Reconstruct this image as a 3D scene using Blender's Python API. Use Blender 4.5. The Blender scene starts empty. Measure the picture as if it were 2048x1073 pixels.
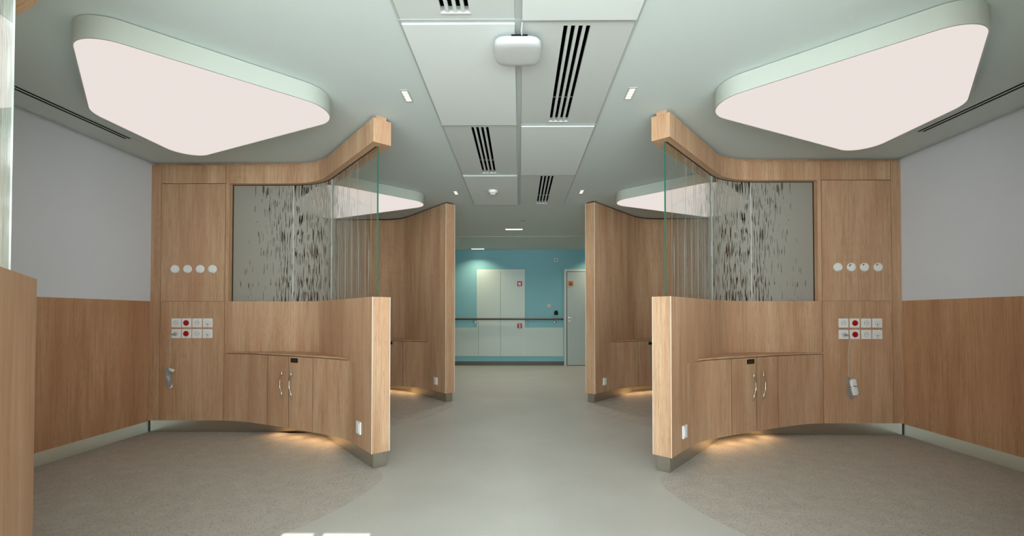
import bpy, math, random
from mathutils import Vector
random.seed(7)
sc = bpy.context.scene
COL = sc.collection
pi = math.pi
H = 2.6          # ceiling height
DAY, SUN = 42., 9.
EYE = 1.118

# ------------------------------------------------------------------ mesh helpers
class MB:
    """collects quads/ngons with uv (metres) and builds ONE mesh object; tf maps local points into the room"""
    def __init__(s, tf=None, flip=False):
        s.v = []; s.f = []; s.uv = []; s.mi = []; s.tf = tf; s.flip = flip; s.m = 0
    def face(s, pts, uvs=None):
        if uvs is None:
            uvs = auto_uv(pts)
        b = len(s.v)
        for p in pts:
            s.v.append(tuple(s.tf(p)) if s.tf else tuple(p))
        idx = list(range(b, b + len(pts))); uv = list(uvs)
        if s.flip: idx.reverse(); uv.reverse()
        s.f.append(idx); s.uv.append(uv); s.mi.append(s.m)
    def box(s, x0, y0, z0, x1, y1, z1, rot=None, c=None):
        P = [(x0,y0,z0),(x1,y0,z0),(x1,y1,z0),(x0,y1,z0),(x0,y0,z1),(x1,y0,z1),(x1,y1,z1),(x0,y1,z1)]
        if rot:
            ca, sa = math.cos(rot), math.sin(rot); cx, cz = c
            P = [(cx+(x-cx)*ca-(z-cz)*sa, y, cz+(x-cx)*sa+(z-cz)*ca) for x, y, z in P]
        for q in ((0,1,5,4),(1,2,6,5),(2,3,7,6),(3,0,4,7),(4,5,6,7),(3,2,1,0)):
            s.face([P[i] for i in q])
    def ribbon(s, path, o0, o1, z0, z1, a0=0.0):
        """solid following a path (list of (x,y,nx,ny,a)); o0 front offset, o1 back offset along the normal"""
        F = [(x+nx*o0, y+ny*o0) for x, y, nx, ny, a in path]
        B = [(x+nx*o1, y+ny*o1) for x, y, nx, ny, a in path]
        A = [p[4]-a0 for p in path]
        for i in range(len(path)-1):
            f0, f1, b0, b1 = F[i], F[i+1], B[i], B[i+1]; u0, u1 = A[i], A[i+1]
            s.face([(*f0,z0),(*f1,z0),(*f1,z1),(*f0,z1)], [(u0,z0),(u1,z0),(u1,z1),(u0,z1)])
            s.face([(*b1,z0),(*b0,z0),(*b0,z1),(*b1,z1)], [(u1+9,z0),(u0+9,z0),(u0+9,z1),(u1+9,z1)])
            s.face([(*f0,z1),(*f1,z1),(*b1,z1),(*b0,z1)], [(3,u0),(3,u1),(3+o1-o0,u1),(3+o1-o0,u0)])
            s.face([(*b0,z0),(*b1,z0),(*f1,z0),(*f0,z0)], [(5+o1-o0,u0),(5+o1-o0,u1),(5,u1),(5,u0)])
        f, b = F[-1], B[-1]
        s.face([(*f,z0),(*b,z0),(*b,z1),(*f,z1)], [(20,z0),(20+o1-o0,z0),(20+o1-o0,z1),(20,z1)])
        f, b = F[0], B[0]
        s.face([(*b,z0),(*f,z0),(*f,z1),(*b,z1)], [(25,z0),(25+o1-o0,z0),(25+o1-o0,z1),(25,z1)])
    def poly(s, pts, z0, z1):
        """vertical extrusion of a ccw outline"""
        n = len(pts)
        s.face([(*p, z1) for p in pts]); s.face([(*p, z0) for p in reversed(pts)])
        u = 0.0
        for i in range(n):
            p, q = pts[i], pts[(i+1) % n]; d = math.dist(p, q)
            s.face([(*p,z0),(*q,z0),(*q,z1),(*p,z1)], [(u,z0),(u+d,z0),(u+d,z1),(u,z1)]); u += d
    def tube(s, pts, r, n=8, cap=True):
        pts = [Vector(p) for p in pts]; rings = []
        up = Vector((0.13, 0.2, 1)).normalized()
        for i, p in enumerate(pts):
            t = (pts[min(i+1, len(pts)-1)] - pts[max(i-1, 0)]).normalized()
            a = up - t*up.dot(t)
            if a.length < 1e-3: a = Vector((1,0,0)) - t*t.x
            a.normalize(); b = t.cross(a); up = a
            rr = r[i] if isinstance(r, (list, tuple)) else r
            rings.append([p + (a*math.cos(2*pi*k/n) + b*math.sin(2*pi*k/n))*rr for k in range(n)])
        for i in range(len(rings)-1):
            for k in range(n):
                k2 = (k+1) % n
                s.face([rings[i][k], rings[i][k2], rings[i+1][k2], rings[i+1][k]])
        if cap:
            s.face(list(reversed(rings[0]))); s.face(rings[-1])
    def lathe(s, prof, c, axis='z', n=32):
        """prof: list of (r, h) from the bottom up around axis; closed at both ends when r = 0"""
        def P(r, h, k):
            a = 2*pi*k/n; x, y = r*math.cos(a), r*math.sin(a)
            if axis == 'z': return (c[0]+x, c[1]+y, c[2]+h)
            if axis == 'y': return (c[0]+x, c[1]-h, c[2]+y)      # h grows towards -y
            return (c[0]+h, c[1]+x, c[2]+y)
        for (r0, h0), (r1, h1) in zip(prof, prof[1:]):
            for k in range(n):
                pts = [P(r0,h0,k), P(r0,h0,k+1), P(r1,h1,k+1), P(r1,h1,k)]
                if r0 < 1e-6: pts = pts[1:]
                elif r1 < 1e-6: pts = pts[:3]
                s.face(pts)
    def build(s, name, mats, parent=None, smooth=None, loc=None, merge=True, bevel=0):
        base = WL[parent.name] if parent is not None else Vector(loc or (0,0,0))
        me = bpy.data.meshes.new(name)
        vs = [Vector(p) - base for p in s.v]
        me.from_pydata(vs, [], s.f)
        uvl = me.uv_layers.new(name='UVMap')
        k = 0
        for uv in s.uv:
            for c in uv:
                uvl.data[k].uv = c; k += 1
        if not isinstance(mats, (list, tuple)): mats = [mats]
        for m in mats: me.materials.append(m)
        for p, i in zip(me.polygons, s.mi): p.material_index = min(i, len(mats)-1)
        if merge:
            import bmesh
            bm = bmesh.new(); bm.from_mesh(me)
            bmesh.ops.remove_doubles(bm, verts=bm.verts, dist=1e-5)
            bm.to_mesh(me); bm.free()
        me.update()
        if smooth is not None:
            me.polygons.foreach_set('use_smooth', [True]*len(me.polygons))
            me.set_sharp_from_angle(angle=math.radians(smooth))
        o = bpy.data.objects.new(name, me); COL.objects.link(o)
        if bevel:
            b = o.modifiers.new('edge', 'BEVEL'); b.width = bevel; b.segments = 2; b.limit_method = 'ANGLE'; b.angle_limit = math.radians(50)
        if parent is not None: o.parent = parent
        else: o.location = base
        WL[o.name] = base
        return o
WL = {}
def auto_uv(pts):
    a = Vector(pts[1])-Vector(pts[0]); b = Vector(pts[2])-Vector(pts[1]); n = a.cross(b)
    x, y, z = abs(n.x), abs(n.y), abs(n.z)
    if z >= x and z >= y: return [(p[0], p[1]) for p in pts]
    if y >= x: return [(p[0], p[2]) for p in pts]
    return [(p[1], p[2]) for p in pts]

def tag(o, label=None, cat=None, group=None, kind=None):
    if label: o['label'] = label
    if cat: o['category'] = cat; o['kind'] = 'thing'
    if group: o['group'] = group
    if kind: o['kind'] = kind
    return o
def empty(name, loc, label=None, cat=None, group=None, rz=0):
    o = bpy.data.objects.new(name, None); COL.objects.link(o)
    o.location = loc; o.rotation_euler = (0, 0, rz); o.empty_display_size = .05
    WL[o.name] = Vector((0,0,0)) if rz else Vector(loc)
    return tag(o, label, cat, group)
def struct(name, mb, mats, **k):
    return tag(mb.build(name, mats, **k), kind='structure')
def dup(root, loc, rz=None, label=None, group=None):
    r = root.copy(); COL.objects.link(r); r.location = loc
    if rz is not None: r.rotation_euler = (0, 0, rz)
    if label: r['label'] = label
    if group: r['group'] = group
    for ch in list(root.children):
        c = ch.copy(); COL.objects.link(c); c.parent = r
        for g in list(ch.children):
            d = g.copy(); COL.objects.link(d); d.parent = c
    return r

# ------------------------------------------------------------------ materials
def lin(r, g, b):
    f = lambda c: (c/255/12.92) if c/255 <= .04045 else ((c/255+.055)/1.055)**2.4
    return (f(r), f(g), f(b), 1)
class NT:
    def __init__(s, name):
        s.mat = bpy.data.materials.new(name); s.mat.use_nodes = True
        s.t = s.mat.node_tree; s.t.nodes.clear(); s.out = s.t.nodes.new('ShaderNodeOutputMaterial')
    def n(s, kind, ins=None, **props):
        nd = s.t.nodes.new('ShaderNode'+kind)
        for k, v in props.items(): setattr(nd, k, v)
        for k, v in (ins or {}).items():
            if isinstance(v, bpy.types.NodeSocket): s.t.links.new(v, nd.inputs[k])
            else: nd.inputs[k].default_value = v
        return nd
    def math(s, op, a, b=0.0, c=0.0, clamp=False):
        nd = s.t.nodes.new('ShaderNodeMath'); nd.operation = op; nd.use_clamp = clamp
        for i, v in enumerate((a, b, c)):
            if isinstance(v, bpy.types.NodeSocket): s.t.links.new(v, nd.inputs[i])
            else: nd.inputs[i].default_value = v
        return nd.outputs[0]
    def ramp(s, fac, stops, interp='LINEAR'):
        nd = s.t.nodes.new('ShaderNodeValToRGB'); nd.color_ramp.interpolation = interp
        el = nd.color_ramp.elements
        while len(el) < len(stops): el.new(.5)
        for e, (p, c) in zip(el, stops):
            e.position = p; e.color = c if len(c) == 4 else (*c, 1)
        s.t.links.new(fac, nd.inputs[0]); return nd.outputs[0]
    def mix(s, f, a, b, blend='MIX'):
        nd = s.t.nodes.new('ShaderNodeMix'); nd.data_type = 'RGBA'; nd.blend_type = blend
        for i, v in ((0, f), (6, a), (7, b)):
            if isinstance(v, bpy.types.NodeSocket): s.t.links.new(v, nd.inputs[i])
            else: nd.inputs[i].default_value = v
        return nd.outputs[2]
    def xyz(s, x, y, z=0.0):
        return s.n('CombineXYZ', {0: x, 1: y, 2: z}).outputs[0]
    def done(s, sh):
        s.t.links.new(sh, s.out.inputs[0]); return s.mat
    def principled(s, **k):
        ins = {}
        for a, v in k.items(): ins[a.replace('_', ' ')] = v
        return s.n('BsdfPrincipled', ins).outputs[0]
def plain(name, col, rough=.5, metal=0.0, spec=.5, var=0.0, vscale=3.0):
    t = NT(name); c = col if len(col) == 4 else (*col, 1)
    if var:
        pos = t.n('NewGeometry').outputs['Position']
        nz = t.n('TexNoise', {'Vector': pos, 'Scale': vscale, 'Detail': 3.0}).outputs[0]
        f = t.math('ADD', t.math('MULTIPLY', t.math('SUBTRACT', nz, .5), 2*var), 1.0)
        c = t.mix(1.0, c, t.n('CombineColor', {0: f, 1: f, 2: f}).outputs[0], 'MULTIPLY')
    ins = {'Base Color': c, 'Roughness': rough, 'Metallic': metal, 'Specular IOR Level': spec}
    return t.done(t.n('BsdfPrincipled', ins).outputs[0])
def emit(name, col, strength):
    t = NT(name)
    return t.done(t.n('Emission', {'Color': (*col, 1), 'Strength': strength}).outputs[0])

def wood(name, tint=(1, 1, 1)):
    t = NT(name)
    uv = t.n('TexCoord').outputs['UV']; rnd = t.n('ObjectInfo').outputs['Random']
    sp = t.n('SeparateXYZ', {0: uv})
    u = t.math('ADD', sp.outputs[0], t.math('MULTIPLY', rnd, 11.7)); v = t.math('ADD', sp.outputs[1], t.math('MULTIPLY', rnd, 5.3))
    # broad tone of the veneer leaves (about 12 cm wide)
    leaf = t.n('TexNoise', {'Vector': t.xyz(t.math('MULTIPLY', u, 1.0), t.math('MULTIPLY', v, .10)), 'Scale': 8.0, 'Detail': 2.0, 'Roughness': .5}).outputs[0]
    red = t.n('TexNoise', {'Vector': t.xyz(t.math('MULTIPLY', u, 1.0), t.math('MULTIPLY', v, .16), 4.0), 'Scale': 5.0, 'Detail': 2.0}).outputs[0]
    # cathedral lines : contour lines of a stretched noise
    cn = t.n('TexNoise', {'Vector': t.xyz(u, t.math('MULTIPLY', v, .16), 9.0), 'Scale': 6.0, 'Detail': 1.0, 'Roughness': .35}).outputs[0]
    ring = t.math('SINE', t.math('MULTIPLY', cn, 150.0))
    # fine streaks
    st = t.n('TexNoise', {'Vector': t.xyz(u, t.math('MULTIPLY', v, .020), 2.0), 'Scale': 95.0, 'Detail': 4.0, 'Roughness': .7}).outputs[0]
    po = t.n('TexNoise', {'Vector': t.xyz(u, t.math('MULTIPLY', v, .035), 7.0), 'Scale': 210.0, 'Detail': 2.0, 'Roughness': .6}).outputs[0]
    s = t.math('ADD', t.math('MULTIPLY', t.math('SUBTRACT', st, .5), 1.35), t.math('MULTIPLY', t.math('SUBTRACT', leaf, .5), 1.0))
    s = t.math('ADD', s, t.math('MULTIPLY', ring, .035))
    s = t.math('ADD', s, .5, clamp=True)
    c = t.ramp(s, [(0.0, (.35, .188, .098)), (.35, (.50, .298, .170)), (.62, (.60, .382, .232)), (1.0, (.70, .485, .318))])
    c = t.mix(t.math('MULTIPLY', t.ramp(red, [(.45, (0,0,0)), (.72, (1,1,1))]), .55), c, (.49, .245, .135, 1))
    pore = t.ramp(po, [(.30, (1,1,1)), (.42, (0,0,0))])
    c = t.mix(t.math('MULTIPLY', pore, .42), c, (.20, .105, .052, 1))
    c = t.mix(1.0, c, (*tint, 1), 'MULTIPLY')
    bump = t.n('Bump', {'Height': st, 'Strength': .04, 'Distance': .002}).outputs[0]
    return t.done(t.n('BsdfPrincipled', {'Base Color': c, 'Roughness': .46, 'Specular IOR Level': .35, 'Normal': bump}).outputs[0])

def steel(name, col, rough):
    t = NT(name)
    uv = t.n('TexCoord').outputs['UV']; sp = t.n('SeparateXYZ', {0: uv})
    nz = t.n('TexNoise', {'Vector': t.xyz(t.math('MULTIPLY', sp.outputs[0], 4.0), t.math('MULTIPLY', sp.outputs[1], 300.0)), 'Scale': 3.0, 'Detail': 3.0}).outputs[0]
    big = t.n('TexNoise', {'Vector': uv, 'Scale': 5.0, 'Detail': 2.0}).outputs[0]
    r = t.math('ADD', t.math('MULTIPLY', nz, .05), t.math('ADD', t.math('MULTIPLY', big, .10), rough-.07))
    return t.done(t.n('BsdfPrincipled', {'Base Color': (*col, 1), 'Metallic': 1.0, 'Roughness': r}).outputs[0])

def floor_plain():
    t = NT('smooth_linoleum'); pos = t.n('NewGeometry').outputs['Position']
    n1 = t.n('TexNoise', {'Vector': pos, 'Scale': 1.6, 'Detail': 5.0, 'Roughness': .6}).outputs[0]
    n2 = t.n('TexNoise', {'Vector': pos, 'Scale': 60.0, 'Detail': 3.0}).outputs[0]
    f = t.math('ADD', t.math('MULTIPLY', n1, .75), t.math('MULTIPLY', n2, .25))
    c = t.ramp(f, [(.30, (.475, .458, .415)), (.70, (.555, .543, .500))])
    r = t.math('ADD', t.math('MULTIPLY', n1, .12), .36)
    return t.done(t.n('BsdfPrincipled', {'Base Color': c, 'Roughness': r, 'Specular IOR Level': .45}).outputs[0])

def floor_flecked():
    t = NT('flecked_linoleum'); pos = t.n('NewGeometry').outputs['Position']
    n1 = t.n('TexNoise', {'Vector': pos, 'Scale': 9.0, 'Detail': 4.0, 'Roughness': .6}).outputs[0]
    c = t.ramp(n1, [(.3, (.470, .430, .378)), (.7, (.556, .514, .455))])
    def layer(scale, off, ln, wd, keep):
        p = t.n('VectorMath', {0: pos, 1: (scale, scale, 0)}, operation='MULTIPLY').outputs[0]
        p = t.n('VectorMath', {0: p, 1: (off, off*1.7, 0)}, operation='ADD').outputs[0]
        vo = t.n('TexVoronoi', {'Vector': p, 'Scale': 1.0, 'Randomness': 1.0}, voronoi_dimensions='2D')
        d = t.n('VectorMath', {0: p, 1: vo.outputs['Position']}, operation='SUBTRACT').outputs[0]
        cs = t.n('SeparateColor', {0: vo.outputs['Color']})
        ang = t.math('MULTIPLY', cs.outputs[0], 6.283)
        ro = t.n('VectorRotate', {'Vector': d, 'Angle': ang}, rotation_type='Z_AXIS').outputs[0]
        q = t.n('SeparateXYZ', {0: ro})
        y = t.math('ADD', q.outputs[1], t.math('MULTIPLY', t.math('MULTIPLY', q.outputs[0], q.outputs[0]), t.math('SUBTRACT', cs.outputs[1], .5)))
        e = t.math('ADD', t.math('POWER', t.math('DIVIDE', q.outputs[0], ln), 2.0), t.math('POWER', t.math('DIVIDE', y, wd), 2.0))
        m = t.math('LESS_THAN', e, 1.0)
        cl = t.n('TexNoise', {'Vector': pos, 'Scale': 13.0+off*.3, 'Detail': 2.0}).outputs[0]
        return t.math('MULTIPLY', m, t.math('LESS_THAN', t.math('ADD', cs.outputs[2], t.math('MULTIPLY', t.math('SUBTRACT', .5, cl), 2.2)), keep)), cs.outputs[1]
    for sc_, off, ln, wd, keep, col, st in ((40, 0, .47, .055, .85, (.170, .158, .132, 1), .85), (55, 3.3, .47, .06, .8, (.21, .195, .165, 1), .85),
                                         (36, 7.1, .45, .045, .6, (.60, .575, .525, 1), .45), (70, 11.9, .47, .075, .8, (.22, .20, .17, 1), .6)):
        m, k = layer(sc_, off, ln, wd, keep)
        c = t.mix(t.math('MULTIPLY', m, t.math('MULTIPLY', t.math('ADD', t.math('MULTIPLY', k, .6), .4), st)), c, col)
    return t.done(t.n('BsdfPrincipled', {'Base Color': c, 'Roughness': .55, 'Specular IOR Level': .3}).outputs[0])

def glass():
    t = NT('clear_glass')
    fa = t.n('LayerWeight', {'Blend': .5}).outputs['Facing']
    fr = t.math('ADD', t.math('MULTIPLY', t.math('POWER', fa, 5.0), .92), .035)
    tr = t.n('BsdfTransparent', {'Color': (.965, .985, .975, 1)}).outputs[0]
    gl = t.n('BsdfGlossy', {'Color': (1, 1, 1, 1), 'Roughness': 0.0}).outputs[0]
    return t.done(t.n('MixShader', {0: t.math('MULTIPLY', fr, 1.0), 1: tr, 2: gl}).outputs[0])

def film():
    """etched film : closed on the wall side, breaking into vertical runs, then into thin threads; u runs along the pane"""
    t = NT('etched_film')
    uv = t.n('TexCoord').outputs['UV']; sp = t.n('SeparateXYZ', {0: uv}); u, v = sp.outputs[0], sp.outputs[1]
    # short slits for the closed part
    wv = t.n('TexNoise', {'Vector': t.xyz(t.math('MULTIPLY', u, 3.0), t.math('MULTIPLY', v, 2.5)), 'Scale': 1.6, 'Detail': 1.0}).outputs[0]
    uu = t.math('ADD', u, t.math('MULTIPLY', wv, .035))
    a = t.n('TexNoise', {'Vector': t.xyz(uu, t.math('MULTIPLY', v, .056), 1.0), 'Scale': 118.0, 'Detail': 1.0, 'Roughness': .5}).outputs[0]
    big = t.n('TexNoise', {'Vector': t.xyz(t.math('MULTIPLY', uu, 1.0), t.math('MULTIPLY', v, .25), 5.0), 'Scale': 7.0, 'Detail': 1.0}).outputs[0]
    n = t.math('ADD', t.math('MULTIPLY', a, .8), t.math('MULTIPLY', big, .2))
    thr = t.ramp(t.math('DIVIDE', u, 2.2), [(0.0, (.71,)*3), (.05, (.67,)*3), (.13, (.642,)*3), (.20, (.60,)*3), (.26, (.573,)*3), (.36, (.55,)*3), (.46, (.525,)*3), (.56, (.44,)*3), (.66, (.36,)*3), (1.0, (.27,)*3)])
    m1 = t.math('LESS_THAN', n, thr)
    # long threads for the open part
    b = t.n('TexNoise', {'Vector': t.xyz(u, t.math('MULTIPLY', v, .012), 3.0), 'Scale': 80.0, 'Detail': 0.0}).outputs[0]
    thr2 = t.ramp(t.math('DIVIDE', u, 2.2), [(0.0, (.1,)*3), (.38, (.30,)*3), (.50, (.42,)*3), (.62, (.40,)*3), (.78, (.34,)*3), (1.0, (.22,)*3)])
    m2 = t.math('LESS_THAN', b, thr2)
    m = t.math('MAXIMUM', m1, m2)
    dif = t.n('BsdfDiffuse', {'Color': (.56, .55, .485, 1)}).outputs[0]
    trl = t.n('BsdfTranslucent', {'Color': (.62, .61, .545, 1)}).outputs[0]
    body = t.n('MixShader', {0: .5, 1: dif, 2: trl}).outputs[0]
    clear = t.n('BsdfTransparent', {'Color': t.ramp(t.math('DIVIDE', u, 2.2), [(.40, (.50, .46, .41)), (.56, (1., 1., 1.))])}).outputs[0]
    return t.done(t.n('MixShader', {0: m, 1: clear, 2: body}).outputs[0])

M = dict(
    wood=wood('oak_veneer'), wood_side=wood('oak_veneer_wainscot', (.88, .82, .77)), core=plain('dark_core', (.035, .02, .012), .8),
    carcass=plain('brown_carcass', (.30, .18, .095), .6),
    shaded_edge=plain('seam_shade_edge', (.05, .026, .013), .7),
    wall=plain('white_wall_paint', lin(216, 222, 230), .75, spec=.2, var=.02), ceiling=plain('ceiling_paint', lin(203, 214, 212), .8, spec=.15, var=.012, vscale=1.2),
    tile=plain('white_acoustic_tile', lin(217, 224, 222), .85, spec=.1), vent=plain('grey_metal_tile', lin(200, 206, 203), .5, spec=.3),
    grid=plain('grid_profile', lin(176, 184, 182), .5), black=plain('black_void', (.004, .004, .004), .9, spec=.0), slot=plain('black_slot', (.012, .012, .011), .7, spec=.1),
    floor=floor_plain(), bay=floor_flecked(), steel=steel('brushed_steel', (.56, .53, .46), .24), steel_window_lit=steel('brushed_steel_window_lit', (.74, .79, .74), .42), chrome=plain('satin_chrome', (.72, .70, .66), .25, 1.0),
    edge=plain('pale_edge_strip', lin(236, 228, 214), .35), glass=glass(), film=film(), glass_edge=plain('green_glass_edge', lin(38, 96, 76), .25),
    joint=plain('pane_joint', lin(240, 248, 243), .3), white=plain('white_plastic', lin(242, 243, 241), .35), offwhite=plain('warm_white_plastic', lin(238, 238, 231), .4),
    shell=plain('pale_grey_shell', lin(192, 195, 194), .45),
    grey=plain('grey_plastic', lin(150, 156, 156), .4), red=plain('red_plastic', lin(176, 0, 14), .4), dark=plain('dark_plastic', (.005, .006, .007), .6, spec=.2),
    bronze=plain('dark_bronze', lin(46, 34, 20), .4, .3), bronze_light=plain('worn_bronze', lin(110, 98, 74), .4, .5), yellow=plain('ochre_clip', lin(196, 150, 30), .45),
    housing=plain('lamp_housing', lin(184, 189, 178), .45), rim=plain('lamp_rim', lin(170, 176, 170), .4), lamp=emit('lamp_diffuser', (1.0, .90, .85), .76),
    led=emit('downlight_led', (1.0, .95, .82), 1.15), hall=emit('hall_led', (1.0, .99, .93), 1.6), warm=emit('warm_led', (1.0, .62, .28), 4.0),
    blue=plain('blue_wall_paint', lin(136, 190, 200), .7, spec=.2, var=.02), wains=plain('pale_wainscot', lin(196, 212, 206), .45, spec=.35), door=plain('pale_grey_door', lin(186, 200, 200), .45, spec=.4),
    doorframe=plain('white_door_frame', lin(205, 214, 208), .4), cove=plain('dark_cove', lin(92, 96, 88), .55), rail=plain('grey_rail', lin(120, 118, 104), .4), raildark=plain('dark_rail', lin(28, 40, 42), .5),
    signred=plain('sign_red', lin(168, 44, 74), .5), signpink=plain('sign_white', lin(236, 196, 206), .5), orange=plain('sign_orange', lin(196, 112, 24), .5), signdark=plain('sign_brown', lin(110, 58, 16), .5),
    cable=plain('pale_cable', lin(196, 198, 190), .45),
)

# ------------------------------------------------------------------ room shell
XL, XR, Y0, YF = -3.555, 3.58, -2.7, 9.9
m = MB(); m.box(XL-.15, Y0-.15, -.12, XR+.15, YF+.15, 0)
struct('floor', m, M['floor'])
def smooth_curve(P, n=10, closed=False):
    out = []; N = len(P)
    rng = range(N) if closed else range(N-1)
    for i in rng:
        g = lambda k: P[k % N] if closed else P[max(0, min(N-1, k))]
        p0, p1, p2, p3 = g(i-1), g(i), g(i+1), g(i+2)
        for k in range(n):
            s = k/n
            out.append(tuple(.5*(2*b+(c-a)*s+(2*a-5*b+4*c-d)*s*s+(3*b-a-3*c+d)*s**3) for a, b, c, d in zip(p0, p1, p2, p3)))
    if not closed: out.append(tuple(P[-1]))
    return out

# partition ground path (left-hand aisle side; mirrored for the other side)
YW, TH = 4.212, .138
LEG = Vector((.6533, -.7571)); END = Vector((-1.071, 3.193)); CORN = Vector((-1.95, YW)); T = .26
ANG = math.radians(49.2); RAD = T/math.tan(ANG/2)
CEN = Vector((CORN.x-T, YW-RAD))
def arc_len(xs): return CORN.x-T-xs, RAD*ANG, (END-(CORN+LEG*T)).length
def path_at(a):
    """a measured from x = -3.7 along the front face; returns x, y, nx, ny"""
    s1 = CORN.x-T+3.7; s2 = s1+RAD*ANG
    if a <= s1: return (-3.7+a, YW, 0., 1.)
    if a <= s2:
        t = (a-s1)/RAD; return (CEN.x+RAD*math.sin(t), CEN.y+RAD*math.cos(t), math.sin(t), math.cos(t))
    p = CORN+LEG*(T+a-s2); return (p.x, p.y, -LEG.y, LEG.x)
S1 = CORN.x-T+3.7; S2 = S1+RAD*ANG; SE = S2+arc_len(-3.7)[2]
def path(a0, a1):
    A = [a0, a1] + [S1+(S2-S1)*k/20 for k in range(21)]
    A = sorted(set(round(a, 5) for a in A if a0-1e-6 <= a <= a1+1e-6))
    return [(*path_at(a), a) for a in A]
def ax(x): return x+3.7      # arc position of a point on the straight part

# cabinet front curve
CAB = smooth_curve([(-2.832, 4.208), (-2.72, 4.192), (-2.60, 4.160), (-2.464, 4.108), (-2.321, 4.047), (-2.065, 3.930), (-1.781, 3.790), (-1.553, 3.668), (-1.45, 3.600), (-1.36, 3.5225), (-1.272, 3.4262)], 8)
def cab_pts(x0, x1):
    """front curve of the cabinet between two x values, as path tuples"""
    def y_at(x):
        for p, q in zip(CAB, CAB[1:]):
            if p[0] <= x <= q[0]: return p[1]+(q[1]-p[1])*(x-p[0])/(q[0]-p[0])
        return CAB[-1][1]
    X = [x0]+[p[0] for p in CAB if x0+1e-4 < p[0] < x1-1e-4]+[x1]
    P = [(x, y_at(x)) for x in X]; out = []; a = 0.
    for i, p in enumerate(P):
        q0, q1 = P[max(0, i-1)], P[min(len(P)-1, i+1)]
        d = Vector((q1[0]-q0[0], q1[1]-q0[1])).normalized()
        if i: a += math.dist(P[i-1], p)
        out.append((p[0], p[1], -d.y, d.x, a+x0))
    return out

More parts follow.
